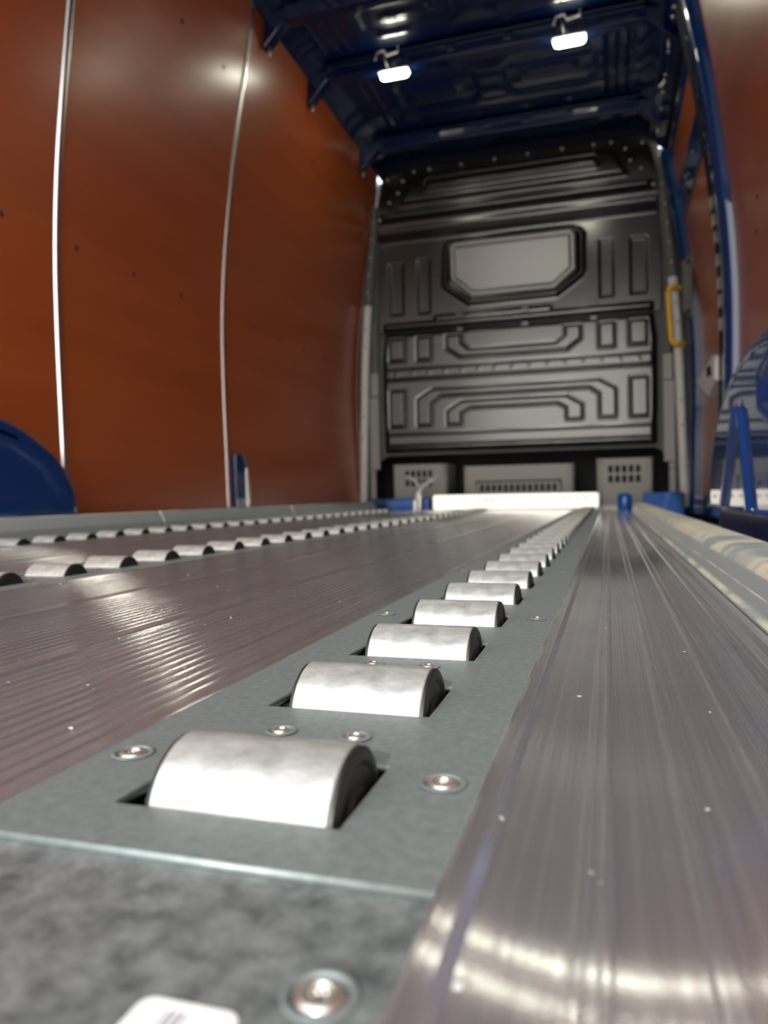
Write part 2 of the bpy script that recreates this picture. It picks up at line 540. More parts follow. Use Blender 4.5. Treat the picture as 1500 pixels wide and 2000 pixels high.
def plank_profile(x0, x1, rib, first, lip=0.0016, ribh=0.0017, z=-0.0016, fine=False):
    """ribbed extrusion: flat lands, raised double beads, raised lips on both edges"""
    top = [(x0, z + lip), (x0 + 0.0015, z + lip + 0.0004), (x0 + 0.006, z + lip + 0.0004), (x0 + 0.0085, z)]
    x = first
    while x < x1 - 0.012:
        if x > x0 + 0.012:
            w_ = 0.0042
            if fine:
                top += [(x - 0.0021, z), (x - 0.0010, z + 0.0008), (x + 0.0010, z + 0.0008), (x + 0.0021, z)]
                x += rib
                continue
            top += [(x - w_, z), (x - w_ + 0.0008, z + ribh * 0.9), (x - w_ * 0.45, z + ribh), (x - 0.0009, z + ribh * 0.35), (x + 0.0009, z + ribh * 0.35),
                    (x + w_ * 0.45, z + ribh), (x + w_ - 0.0008, z + ribh * 0.9), (x + w_, z)]
        x += rib
    top += [(x1 - 0.0085, z), (x1 - 0.006, z + lip + 0.0004), (x1 - 0.0015, z + lip + 0.0004), (x1, z + lip)]
    return [(x0, -0.030)] + top + [(x1, -0.030)]

TRK = [(-0.1025, 0.1000, 0.2017, 37), (-0.6360, 0.1015, 0.6280, 32), (-1.1680, 0.1035, 1.2210, 26)]
HW = 0.065
def plank(x0, x1, first, label, rib=0.0245, y0=YR + 0.02, lip=0.0016, fine=False):
    o = extrude_y('aluminium_plank', plank_profile(x0, x1, rib, first, lip, fine=fine), y0, Y_END, M['alu'])
    return tag(o, label, 'floor plank', 'ribbed aluminium floor planks')
plank(-0.0368, 0.0872, -0.004, 'ribbed aluminium floor plank between the nearest roller row and right galvanised rail', lip=0.0022)
g0, g1 = TRK[1][0] + HW + 0.0008, TRK[0][0] - HW - 0.0008
step = (g1 - g0) / 3
names = ['ribbed aluminium plank along the right edge of the middle roller row', 'middle ribbed plank of the three between nearest and middle roller rows',
         'ribbed aluminium plank along the left edge of the nearest roller row']
for i in range(3):
    plank(g0 + i * step + 0.0003, g0 + (i + 1) * step - 0.0003, g0 + i * step + 0.0150, names[i], 0.0086, fine=True)
g0, g1 = TRK[2][0] + HW + 0.0008, TRK[1][0] - HW - 0.0008
step = (g1 - g0) / 3
names = ['ribbed aluminium plank along the right edge of the farthest-left roller row', 'middle ribbed plank of the three between the two left roller rows',
         'ribbed aluminium plank along the left edge of the middle roller row']
for i in range(3):
    plank(g0 + i * step + 0.0003, g0 + (i + 1) * step - 0.0003, g0 + i * step + 0.0150, names[i], 0.0086, fine=True)

# ------------------------------------------------------------------ rails
def rail(name, prof, y0, y1, label):
    o = extrude_y(name, prof, y0, y1, M['rail'])
    md = o.modifiers.new('edge', 'BEVEL'); md.width = 0.0025; md.segments = 3; md.limit_method = 'ANGLE'; md.angle_limit = math.radians(25)
    return tag(o, label, 'kerb rail', 'galvanised kerb rails')
rr_prof = [(0.0885, -0.030), (0.0885, 0.003), (0.0925, 0.0042), (0.0945, 0.014), (0.0952, 0.015), (0.0975, 0.028), (0.104, 0.0345), (0.112, 0.0362), (0.1395, 0.0372), (0.1440, 0.0330), (0.1440, -0.030)]
rail('kerb_rail', rr_prof, YR + 0.02, 3.20, 'dusty galvanised kerb rail beside the right wheel arch')
lx = -1.2385
lr_prof = [(lx, -0.030), (lx, 0.024), (lx - 0.003, 0.030), (lx - 0.014, 0.052), (lx - 0.016, 0.054), (lx - 0.0215, 0.054), (lx - 0.0215, -0.030)]
for y0, y1, lb in ((YR + 0.02, 1.8670, 'galvanised kerb rail length in front of the left wheel arch'),
                   (1.8735, 2.7955, 'galvanised kerb rail length below the small blue wall bracket'),
                   (2.8015, 3.92, 'galvanised kerb rail length ending at the bulkhead, left side')):
    rail('kerb_rail', lr_prof, y0, y1, lb)

# ------------------------------------------------------------------ roller tracks
def screw_mesh(rc, rh):
    cone = MB().lathe([(0.0004, rc), (0.0009, rc - 0.0006), (0.0007, rc - 0.0016), (-0.0010, rh + 0.0004), (-0.0012, rh)], 'z', (0, 0, 0), 28)
    head = MB().lathe([(-0.0012, rh), (0.0004, rh - 0.0003), (0.0011, rh * 0.78), (0.0014, rh * 0.55), (0.0008, rh * 0.45), (-0.0012, rh * 0.42), (-0.0012, 0.00005)], 'z', (0, 0, 0), 28)
    for k in range(6):
        a = math.pi / 3 * k
        head.lathe([(-0.0012, 0.0006), (0.0006, 0.0006), (0.0007, 0.00002)], 'z', (rh * 0.30 * math.cos(a), rh * 0.30 * math.sin(a), 0.0), 8)
    return cone, head
sc, sh = screw_mesh(0.0072, 0.0050)
sc2, sh2 = screw_mesh(0.0060, 0.0036)
PROTO = {}
def screw_at(x, y, z, parent, kind='big'):
    if kind not in PROTO:
        a, b = (sc, sh) if kind == 'big' else (sc2, sh2)
        o = a.obj('screw', M['galv'], parent, True)
        h_ = b.obj('screw_head', M['steel'], o, True)
        tag(h_, 'bright recessed screw head')
        PROTO[kind] = (o, h_)
        new = o
    else:
        o, h_ = PROTO[kind]
        new = o.copy(); C.objects.link(new)
        hh = h_.copy(); C.objects.link(hh); hh.parent = new; hh.matrix_parent_inverse = Matrix.Identity(4)
    new.parent = parent
    new.matrix_parent_inverse = Matrix.Translation(-parent.location)
    new.location = (x, y, z)
    return new

ROWN = ['row nearest the right rail', 'middle roller row', 'roller row nearest the left wall']
SLOT_W, SLOT_D = 0.0345, 0.0236
for ti, (cx, pitch, y_first, n) in enumerate(TRK):
    y_start = 0.1550 if ti == 0 else YR + 0.02
    y_end = 3.92
    t = thing('roller_track', (cx, y_start, -0.003), ['galvanised slotted plate holding the roller row nearest the right rail',
              'galvanised slotted plate holding the middle roller row', 'galvanised slotted plate holding the roller row nearest the left wall'][ti], 'roller track', 'galvanised roller tracks')
    holes = []
    for k in range(n):
        y = y_first + pitch * k
        holes.append([(cx - SLOT_W, y - SLOT_D), (cx + SLOT_W, y - SLOT_D), (cx + SLOT_W, y + SLOT_D), (cx - SLOT_W, y + SLOT_D)])
    screws = []
    y = 0.2145 if ti == 0 else y_first + 0.0125
    while y < 3.9:
        screws += [(cx - 0.0540, y, 'big'), (cx + 0.0540, y, 'big')]
        y += 3 * pitch
    k = 0
    while y_first + pitch * (k + 0.47) < 3.9 and k < n - 1:
        if k % 3 != 2:
            screws += [(cx - 0.0145, y_first + pitch * k + 0.0465 + (0.012 if k % 3 == 1 else 0), 'small'), (cx + 0.0145, y_first + pitch * k + 0.0465 + (0.012 if k % 3 == 1 else 0), 'small')]
        k += 1
    for s in screws:
        if s[2] == 'big':
            holes.append(circle(s[0], s[1], 0.0068))
    # sharp corners at the plate's own outline
    plate('top_plate', [(cx - HW, y_start), (cx + HW, y_start), (cx + HW, y_end), (cx - HW, y_end)], holes, 0.003,
          lambda u, v, w_: (u, v, w_ - 0.0015), M['galv'], t)
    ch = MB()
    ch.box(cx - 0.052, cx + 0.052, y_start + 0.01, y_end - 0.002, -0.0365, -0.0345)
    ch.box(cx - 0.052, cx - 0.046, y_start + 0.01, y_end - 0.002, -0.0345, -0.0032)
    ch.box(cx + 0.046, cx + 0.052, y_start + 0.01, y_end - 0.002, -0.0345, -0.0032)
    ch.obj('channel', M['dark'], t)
    for s in screws:
        screw_at(s[0], s[1], 0.0 if s[2] == 'big' else 0.0002, t, s[2])

    # rollers of this row: each a thing
    for k in range(n):
        y = y_first + pitch * k
        lab = '%s roller from the near end of the %s' % (ordinal(k + 1), ROWN[ti])
        if ti == 0 and k == 0:
            proto = thing('zinc_roller', (cx + 0.0025, y, -0.009), lab, 'roller', 'rollers of the floor tracks')
            r = 0.0225
            sl = MB().lathe([(-0.0275, r - 0.003), (-0.0275, r - 0.0005), (-0.0270, r), (0.0270, r), (0.0275, r - 0.0005), (0.0275, r - 0.003), (-0.0275, r - 0.003)], 'x', (cx + 0.0025, y, -0.009), 64)
            parts = [sl.obj('sleeve', M['zinc'], proto, auto=30)]
            for s in (-1, 1):
                cap = MB().lathe([(0.0276 * s, r - 0.003), (0.0276 * s, r - 0.0004), (0.0286 * s, r - 0.0006), (0.0294 * s, r - 0.0020), (0.0297 * s, r - 0.0045),
                                  (0.0286 * s, r - 0.0060), (0.0286 * s, 0.0105), (0.0297 * s, 0.0095), (0.0297 * s, 0.0050), (0.0276 * s, 0.0045), (0.0276 * s, r - 0.003)], 'x', (cx + 0.0025, y, -0.009), 48)
                parts.append(cap.obj('end_cap', M['rubber'], proto, auto=35))
            ax = MB().lathe([(-0.0410, 0.0001), (-0.0410, 0.0038), (0.0410, 0.0038), (0.0410, 0.0001)], 'x', (cx + 0.0025, y, -0.009), 16)
            parts.append(ax.obj('axle', M['galv'], proto, auto=35))
        else:
            o = proto.copy(); C.objects.link(o)
            o.location = (cx + 0.0025, y, -0.009)
            o.rotation_euler = (0.9 * ((k * 7 + ti * 3) % 7), 0, 0)
            o['label'] = lab
            for pc in parts:
                c = pc.copy(); C.objects.link(c); c.parent = o
                c.matrix_parent_inverse = pc.matrix_parent_inverse

# end plate at the near end of the right-hand track
t = thing('end_plate', (TRK[0][0], 0.0, -0.006), 'mottled galvanised end plate in the near foreground with a white sticker', 'plate')
cx = TRK[0][0]
plate('sheet', [(cx - HW, -0.17), (cx + HW, -0.17), (cx + HW, 0.1546), (cx - HW, 0.1546)], [circle(-0.0500, 0.1198, 0.0068), circle(-0.155, 0.1198, 0.0068)], 0.003,
      lambda u, v, w_: (u, v, w_ - 0.0036), M['galv_spangle'], t)
screw_at(-0.0500, 0.1198, -0.0021, t, 'big')
screw_at(-0.1550, 0.1198, -0.0021, t, 'big')
MB().box(cx - HW + 0.004, cx + HW - 0.004, -0.165, 0.15, -0.04, -0.0365).obj('backing', M['dark'], t)

st = thing('label_sticker', (-0.0705, 0.088, -0.0020), 'white sticker with violet print on the near galvanised end plate', 'sticker')
rot = math.radians(-2)
plate('paper', rrect(-0.0800, -0.0608, 0.066, 0.1116, 0.0028), [], 0.0002, lambda u, v, w_: (u, v, w_ - 0.0018), M['paper'], st)
def text(name, body, size, loc, rot_e, m, parent, shear=0.0):
    cu = bpy.data.curves.new(name, 'FONT')
    cu.body = body; cu.size = size; cu.extrude = 0.00006; cu.align_x = 'CENTER'; cu.align_y = 'CENTER'; cu.shear = shear
    tmp = bpy.data.objects.new(name, cu); C.objects.link(tmp)
    me = bpy.data.meshes.new_from_object(tmp.evaluated_get(bpy.context.evaluated_depsgraph_get()))
    bpy.data.objects.remove(tmp); bpy.data.curves.remove(cu)
    mw = Matrix.Translation(loc) @ rot_e.to_matrix().to_4x4()
    me.transform(mw)
    me.materials.clear()
    return link_mesh(name, me, m, parent)
from mathutils import Euler
text('print', 'JIL', 0.0062, (-0.0712, 0.1068, -0.0016), Euler((0, 0, 0)), M['ink'], st)

# ------------------------------------------------------------------ white perforated stop bar
t = thing('perforated_bar', (-0.487, 3.95, 0.0), 'bright white perforated stop bar across the far end of the deck', 'stop bar')
holes = [circle(-0.8621 + 0.03826 * i, 0.0525, 0.0066, 16) for i in range(8)] + [circle(-0.3868 + 0.03899 * i, 0.0540, 0.0066, 16) for i in range(8)]
plate('plate', rrect(-0.9215, -0.0530, 0.004, 0.0835, 0.012), holes, 0.004, lambda u, v, w_: (u, 3.95 + w_, v), M['white'], t)
MB().box(-0.90, -0.075, 3.9521, 4.02, 0.004, 0.008).obj('foot', M['white'], t)
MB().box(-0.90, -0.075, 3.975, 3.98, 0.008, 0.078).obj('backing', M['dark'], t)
text('lettering', 'UTTLIF', 0.036, (-0.488, 3.9478, 0.052), Euler((math.radians(90), 0, 0)), M['faint'], t, 0.25)

# ------------------------------------------------------------------ wheel arches
def wheel_arch(side, xin, yc, a, b, zb, label):
    """side +1: on the right (inner face looks to -X)"""
    n = 72
    ex = 2.15
    ang = np.linspace(0, math.pi, n)
    def outline(off):
        pts = []
        for t_ in ang:
            c_, s_ = math.cos(t_), math.sin(t_)
            r = (abs(c_) ** ex + abs(s_) ** ex) ** (-1 / ex)
            pts.append((yc + (a - off) * r * c_, zb + max((b - off) * r * s_, 0.0)))
        return pts
    xb = (2 * XC - (-1.397)) if side > 0 else -1.397
    R_ = 0.036
    t = thing('wheel_arch', (xin, yc, zb), label, 'wheel arch', 'blue wheel arches')
    rings = [(xb, 0.0)]
    rings.append((xin + side * R_, 0.0))
    for k in range(1, 9):
        q = math.pi / 2 * k / 8
        rings.append((xin + side * R_ * (1 - math.sin(q)), R_ * (1 - math.cos(q))))
    v, fc = [], []
    for x, off in rings:
        v += [(x, p[0], p[1]) for p in outline(off)]
    for i in range(len(rings) - 1):
        for k in range(n - 1):
            fc.append((i * n + k, i * n + k + 1, (i + 1) * n + k + 1, (i + 1) * n + k))
        fc.append((i * n, (i + 1) * n, (i + 1) * n + n - 1, i * n + n - 1))
    # closed ends: back
    fc.append(tuple(range(n)))
    MB().add(v, fc).obj('shell', M['blue'], t, auto=50)
    # inner face: pressed sheet
    O = outline(R_ - 0.0005)
    def fn(Y, Z):
        d = np.zeros(Y.shape)
        if side < 0:
            poly = [(yc - 0.30, zb + 0.03), (yc + 0.40, zb + 0.03), (yc + 0.405, zb + 0.055), (yc + 0.35, zb + 0.12), (yc + 0.25, zb + 0.165), (yc + 0.05, zb + 0.185), (yc - 0.30, zb + 0.18)]
            d += -0.004 * pad(poly, Y, Z, 0.016)
            d += -0.012 * pad([(yc + 0.20, zb + 0.185), (yc + 0.28, zb + 0.165), (yc + 0.30, zb + 0.18), (yc + 0.22, zb + 0.215)], Y, Z, 0.014)
        else:
            for p0, p1, w0, w1 in (((1.265, 0.205), (1.405, 0.052), 0.010, 0.016), ((1.215, 0.200), (1.145, 0.052), 0.012, 0.020)):
                ex_, ez_ = p1[0] - p0[0], p1[1] - p0[1]
                tt = np.clip(((Y - p0[0]) * ex_ + (Z - p0[1]) * ez_) / (ex_ ** 2 + ez_ ** 2), 0, 1)
                dist = np.hypot(Y - p0[0] - tt * ex_, Z - p0[1] - tt * ez_)
                wdt = w0 + (w1 - w0) * tt
                d += 0.008 * (1 - sstep(wdt * 0.4, wdt * 1.25, dist))
            d += -0.016 * pad([(0.75, 0.21), (0.98, 0.155), (1.10, 0.195), (1.10, 0.24), (0.98, 0.27), (0.75, 0.275)], Y, Z, 0.035)
        return d
    sheet('face', yc - a, yc + a, zb, zb + b, 0.005, fn, lambda U, V, D: (xin - side * D + side * 0.0005, U, V), M['blue'], t, [(p[0], p[1]) for p in O], 0.0)
    # rolled lower lip and the plinth down to the floor
    lip = MB()
    lip.tube([(xb - side * 0.002, yc + a + 0.0005, zb - 0.002), (xin + side * 0.03, yc + a, zb - 0.002), (xin + side * 0.008, yc + a - 0.012, zb - 0.002), (xin - side * 0.002, yc + a - 0.035, zb - 0.002),
              (xin - side * 0.002, yc - a + 0.03, zb - 0.002)], 0.0035, 10)
    lip.obj('lip', M['blue'], t, True)
    pl = MB()
    x0, x1 = sorted((xin + side * 0.02, xb))
    pl.box(x0, x1, yc - a + 0.03, yc + a - 0.03, -0.0445, zb - 0.0005)
    pl.obj('plinth', M['blue'], t)
    return t
wheel_arch(-1, -1.268, 1.08, 0.485, 0.25, 0.057, 'glossy blue wheel arch at the foot of the left plywood wall')
wheel_arch(1, 0.19, 1.13, 0.49, 0.25, 0.0575, 'glossy blue wheel arch with raised ribs on the right side')

# small blue bracket on the left wall
t = thing('floor_bracket', (-1.385, 2.62, 0.0), 'small upright blue bracket on the left wall near the floor', 'bracket')
br = MB().prism([(2.572, 0.0), (2.648, 0.0), (2.648, 0.205), (2.624, 0.258), (2.572, 0.258)], -1.396, -1.378, 'x')
br.obj('web', M['blue'], t, bevel=0.002)
ed = MB().prism([(2.650, 0.0), (2.674, 0.0), (2.676, 0.205), (2.634, 0.262), (2.624, 0.258), (2.650, 0.205)], -1.396, -1.374, 'x')
tag(ed.obj('edge_flange', M['strip'], t, bevel=0.0015), 'pale bare-metal edge')
MB().lathe([(-0.0, 0.0001), (0.004, 0.009), (0.0, 0.012)], 'x', (-1.3775, 2.61, 0.075), 16).obj('bolt', M['steel'], t, True)

# ------------------------------------------------------------------ roof bows, lamps
def roof_bow(y, label):
    t = thing('roof_bow', (XC, y, 1.92), label, 'roof bow', 'blue roof bows')
    zb, zt = 1.920, 1.962
    xl, xr = -1.165, 0.152
    prof = [(y, zb), (y + 0.012, zb - 0.004), (y + 0.040, zb - 0.004), (y + 0.052, zb), (y + 0.060, zt), (y + 0.085, zt + 0.002), (y + 0.085, zt + 0.005), (y - 0.035, zt + 0.005), (y - 0.035, zt + 0.002), (y - 0.008, zt)]
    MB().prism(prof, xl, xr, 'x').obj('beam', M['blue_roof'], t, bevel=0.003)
    for s, x0, x1 in ((-1, xl, -1.258), (1, xr, 0.253)):
        g = MB()
        a = [(x0, zb), (x1, 1.825), (x1, 1.846), (x0 - s * 0.0, zt)]
        g.prism([(x0, zb), (x1, 1.826), (x1, 1.946), (x0, zt)], y - 0.004, y + 0.050, 'y')
        g.obj('gusset', M['blue_roof'], t, bevel=0.003)
        bt = MB().tube([(x1 - s * 0.014, y + 0.02, 1.836), (x1 - s * 0.014, y + 0.02, 1.800)], 0.0045, 10)
        bt.obj('bolt', M['steel'], t, True)
    for fx in (0.25, 0.42, 0.60, 0.76):
        x = xl + (xr - xl) * fx
        MB().box(x - 0.016, x + 0.016, y - 0.0135, y - 0.0045, zb + 0.014, zb + 0.040).obj('wire_clip', M['blue_roof'], t, bevel=0.003)
    return t
roof_bow(1.75, 'blue roof bow nearest the open rear doors')
roof_bow(2.65, 'blue roof bow behind the two lit ceiling lamps')
roof_bow(3.09, 'blue roof bow carrying the two lit ceiling lamps')
roof_bow(3.80, 'blue roof bow nearest the dark bulkhead')

def led(x, label):
    t = thing('ceiling_lamp', (x, 3.115, 1.912), label, 'lamp', 'ceiling lamps on the roof bow')
    MB().box(x - 0.066, x + 0.066, 3.088, 3.142, 1.906, 1.9155).obj('housing', M['white'], t, bevel=0.004)
    lens = MB().prism(rrect(x - 0.060, x + 0.060, 3.092, 3.138, 0.02), 1.893, 1.9055, 'z')
    lens.obj('lens', M['led'], t, bevel=0.003)
    # shiny bent connector clip on the roof behind the lamp
    c = MB().tube([(x - 0.055, 3.01, 1.915), (x - 0.045, 3.01, 1.945), (x - 0.015, 3.01, 1.948), (x - 0.005, 3.01, 1.925), (x + 0.045, 3.01, 1.932), (x + 0.045, 3.01, 1.955)], 0.0045, 8)
    tag(c.obj('connector_clip', M['white'], t, True), 'shiny bent wire clip behind the lamp')
    MB().tube([(x - 0.03, 3.012, 1.950), (x - 0.025, 3.05, 1.940), (x - 0.02, 3.085, 1.915)], 0.003, 8).obj('lead', M['rubber'], t, True)
led(-0.866, 'lit white lamp on the roof bow, closer to the left wall')
led(-0.133, 'lit white lamp on the roof bow, closer to the sliding door')

# right roof side rail with bolts and the door seal
t = thing('roof_side_rail', (0.255, 3.3, 1.86), 'dark blue roof side rail with bright bolts above the sliding door', 'roof rail')
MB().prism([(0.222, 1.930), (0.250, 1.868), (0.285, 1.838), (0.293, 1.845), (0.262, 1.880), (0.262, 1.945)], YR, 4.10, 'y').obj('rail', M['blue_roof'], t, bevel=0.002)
for y in (2.40, 2.66, 2.84, 2.97, 3.03, 3.26, 3.435, 3.575, 3.73, 3.965):
    MB().lathe([(-0.001, 0.010), (-0.006, 0.0085), (-0.0075, 0.0001)], 'z', (0.2515, y, 1.8695), 14).obj('bolt', M['steel'], t, True)
seal = MB().tube([(0.310, 2.86, 1.846), (0.310, 3.3, 1.844), (0.308, 3.9, 1.838), (0.308, 4.10, 1.83)], 0.022, 12)
tag(seal.obj('door_seal', M['seal'], None, True), 'black rubber seal along the top of the sliding door opening', 'seal')

# ------------------------------------------------------------------ right pillar and sliding door
def sweep_wall(name, sect, z0, z1, m, parent, nz=50, auto=35):
    """sect = [(y, offset inwards)] swept up the right wall"""
    zs = np.linspace(z0, z1, nz)
    n = len(sect)
    v, fc = [], []
    for z in zs:
        v += [(wr(z) - o_, y, z) for y, o_ in sect]
    for i in range(nz - 1):
        for k in range(n):
            k2 = (k + 1) % n
            fc.append((i * n + k, i * n + k2, (i + 1) * n + k2, (i + 1) * n + k))
    fc += [tuple(range(n)), tuple((nz - 1) * n + k for k in range(n - 1, -1, -1))]
    return MB().add(v, fc).obj(name, m, parent, auto=auto)
t = thing('door_pillar', (0.40, 2.72, 0.0), 'glossy blue body pillar at the rear edge of the sliding door opening', 'pillar')
sect = [(2.638, -0.040), (2.638, 0.012), (2.642, 0.024), (2.652, 0.033), (2.672, 0.036), (2.750, 0.034), (2.775, 0.028), (2.785, 0.0), (2.785, -0.040)]
sweep_wall('post', sect, -0.044, 1.90, M['blue'], t)
for k, z in enumerate((0.66, 0.74, 0.80, 0.88, 0.96, 1.02, 1.08)):
    x = wr(z)
    MB().box(x - 0.0355, x - 0.028, 2.800, 2.838, z - 0.022, z + 0.022).obj('clip', M['trim'], t, bevel=0.003)  # added pale blocks standing in for the light openings of a perforated strip
sl = sweep_wall('pillar_seal', [(2.7855, 0.001), (2.7855, 0.026), (2.80, 0.031), (2.845, 0.031), (2.862, 0.024), (2.868, 0.001)], 0.02, 1.78, M['seal'], t)

t = thing('sliding_door', (0.42, 3.4, 0.0), 'closed sliding door lined with red-brown plywood, seen edge-on', 'door')
wall_sheet('lining', 'r', 2.872, 3.93, 0.06, 1.72, 0.030, 0.010, M['ply'], t)
fr = sweep_wall('front_frame', [(3.932, -0.045), (3.932, -0.005), (3.96, 0.012), (4.03, 0.012), (4.05, 0.0), (4.05, -0.045)], -0.03, 1.77, M['blue'], t)
wall_sheet('bottom_frame', 'r', 2.872, 3.93, -0.03, 0.057, 0.026, 0.02, M['blue'], t)
wall_sheet('top_frame', 'r', 2.872, 3.93, 1.723, 1.775, 0.022, 0.03, M['blue'], t)
wall_sheet('guide_rail', 'r', 2.875, 3.925, 1.41, 1.55, 0.0215, 0.008, M['blue'], t)
hd = thing('door_handle', (0.38, 3.1, 0.5), 'x', 'x')
del hd['label'], hd['category']
hd.parent = t; hd.matrix_parent_inverse = Matrix.Translation(-t.location)
hb = MB().prism([(3.47, 0.552), (2.95, 0.578), (2.876, 0.560), (2.876, 0.475), (3.07, 0.440)], 0.362, 0.424, 'x')
tag(hb.obj('handle_plate', M['trim_light'], hd, bevel=0.008), 'light grey plastic handle plate')
MB().prism([(3.10, 0.555), (2.98, 0.550), (2.94, 0.505), (3.06, 0.512)], 0.3600, 0.372, 'x').obj('recess', M['dark'], hd, bevel=0.003)
lt = MB().prism([(0.352, 0.965), (0.412, 0.945), (0.410, 1.235), (0.356, 1.200)], 3.9, 3.929, 'y')
lt = MB().prism([(0.352, 0.965), (0.398, 0.925), (0.401, 1.235), (0.352, 1.200)], 3.895, 3.929, 'y')
lb = lt.obj('latch_box', M['trim_dark'], t, bevel=0.004)
for z in (0.955, 1.195):
    MB().lathe([(-0.0, 0.011), (-0.003, 0.010), (-0.003, 0.0001)], 'y', (0.378, 3.8945, z), 14).obj('mounting_hole', M['dark'], lb, True)
MB().box(0.358, 0.396, 3.889, 3.8955, 1.00, 1.15).obj('latch_cover', M['trim_dark'], lb, bevel=0.003)

# ------------------------------------------------------------------ bulkhead
bk = thing('bulkhead', (XC, YB, 0.30), 'dark grey moulded bulkhead with blanked window closing off the cab', 'bulkhead')
def bulk3(U, V, D): return (U, YB - D, V)
def mir(poly): return [(2 * XC - p[0], p[1]) for p in poly]
low_out = [(-1.236, 1.022), (-1.250, 0.90), (-1.252, 0.70), (-1.247, 0.345), (-1.238, 0.333), (0.234, 0.333), (0.243, 0.345), (0.250, 0.70), (0.248, 0.90), (0.232, 1.022)]
def low_fn(U, V):
    E = sdf(low_out, U, V)
    d = 0.030 - 0.030 * sstep(-0.030, 0.0, E)
    h = 0.013
    bands = [
        [(-0.869, 0.981), (-0.869, 0.912), (-0.794, 0.859), (-0.210, 0.859), (-0.137, 0.912), (-0.137, 0.981), (-0.217, 0.981), (-0.217, 0.933), (-0.265, 0.895), (-0.741, 0.895), (-0.787, 0.933), (-0.787, 0.981)],
        [(-1.044, 0.484), (-1.044, 0.634), (-0.958, 0.684), (-0.046, 0.684), (0.040, 0.634), (0.040, 0.484), (-0.042, 0.484), (-0.042, 0.610), (-0.095, 0.648), (-0.909, 0.648), (-0.965, 0.607), (-0.965, 0.484)],
        [(-0.871, 0.482), (-0.871, 0.559), (-0.787, 0.609), (-0.217, 0.609), (-0.133, 0.559), (-0.133, 0.482), (-0.215, 0.482), (-0.215, 0.545), (-0.262, 0.572), (-0.741, 0.572), (-0.794, 0.545), (-0.794, 0.482)],
        [(-1.220, 0.371), (0.221, 0.371), (0.221, 0.433), (-1.220, 0.433)],
        [(-1.228, 0.752), (0.224, 0.752), (0.224, 0.808), (-1.228, 0.808)],
    ]
    for x0, x1, z0, z1 in ((-1.202, -1.117, 0.860, 0.982), (-1.040, -0.962, 0.857, 0.981), (-1.205, -1.120, 0.482, 0.684)):
        p = [(x0, z0), (x1, z0), (x1, z1), (x0, z1)]
        bands += [p, mir(p)]
    for p in bands:
        d = d + h * (1 - sstep(-0.009, 0.004, sdf(p, U, V)))
        d = d - 0.003 * np.exp(-(sdf(p, U, V) / 0.006 - 1) ** 2)
    for k in range(15):
        x = -1.16 + k * (1.316 / 14)
        d = d + 0.0014 * np.exp(-((U - x) ** 2 + (V - 0.779) ** 2) / 0.009 ** 2)
    return d
sheet('lower_panel', -1.256, 0.252, 0.330, 1.025, 0.004, low_fn, bulk3, M['blk'], bk, low_out, 0.004)

up_out = [(-1.278, 1.028), (-1.276, 1.36), (-1.256, 1.60), (0.252, 1.60), (0.272, 1.36), (0.274, 1.028)]
seal_out = [(-0.893, 1.275), (-0.878, 1.479), (-0.860, 1.508), (-0.795, 1.520), (-0.185, 1.520), (-0.135, 1.505), (-0.112, 1.479), (-0.112, 1.275), (-0.125, 1.245), (-0.262, 1.151), (-0.742, 1.147), (-0.882, 1.250)]
pane_out = [(-0.848, 1.290), (-0.848, 1.470), (-0.822, 1.498), (-0.180, 1.498), (-0.154, 1.470), (-0.154, 1.283), (-0.268, 1.190), (-0.728, 1.188)]
def up_fn(U, V):
    d = np.zeros(U.shape)
    # horizontal reinforcing tube and the grooves beside it
    inx = sstep(-1.245, -1.225, U) * (1 - sstep(0.215, 0.235, U))
    t1 = np.clip(1 - ((V - 1.057) / 0.022) ** 2, 0, 1) ** 0.5
    d += 0.034 * t1 * inx
    d += 0.010 * (1 - sstep(1.095, 1.112, V)) * sstep(-0.95, -0.93, U) * (1 - sstep(-0.30, -0.28, U)) * sstep(1.080, 1.085, V)
    for x0, x1, z0, z1 in ((-1.210, -1.122, 1.127, 1.424), (-1.041, -0.964, 1.124, 1.432)):
        p = [(x0, z0), (x1, z0), (x1, z1), (x0, z1)]
        for q in (p, mir(p)):
            d = d - 0.012 * (1 - sstep(-0.010, 0.003, sdf(q, U, V)))
    S = sdf(seal_out, U, V)
    d = d + 0.024 * np.exp(-((S + 0.017) / 0.013) ** 2)
    # top of this panel curls out under the header
    d = d + 0.05 * sstep(1.535, 1.60, V)
    return d
sheet('upper_panel', -1.282, 0.278, 1.024, 1.604, 0.0045, up_fn, bulk3, M['blk'], bk, up_out, 0.004)
def win_fn(U, V):
    S = sdf(pane_out, U, V)
    d = 0.006 + 0.016 * (1 - sstep(-0.012, 0.0, S)) - 0.010 * (1 - sstep(-0.040, -0.026, S))
    d = d + 0.13 * (V - 1.345)                    # the blank leans out at the top
    return d + 0.010
sheet('window_blank', -0.852, -0.150, 1.184, 1.502, 0.004, win_fn, bulk3, M['blk2'], bk, pane_out, 0.003)

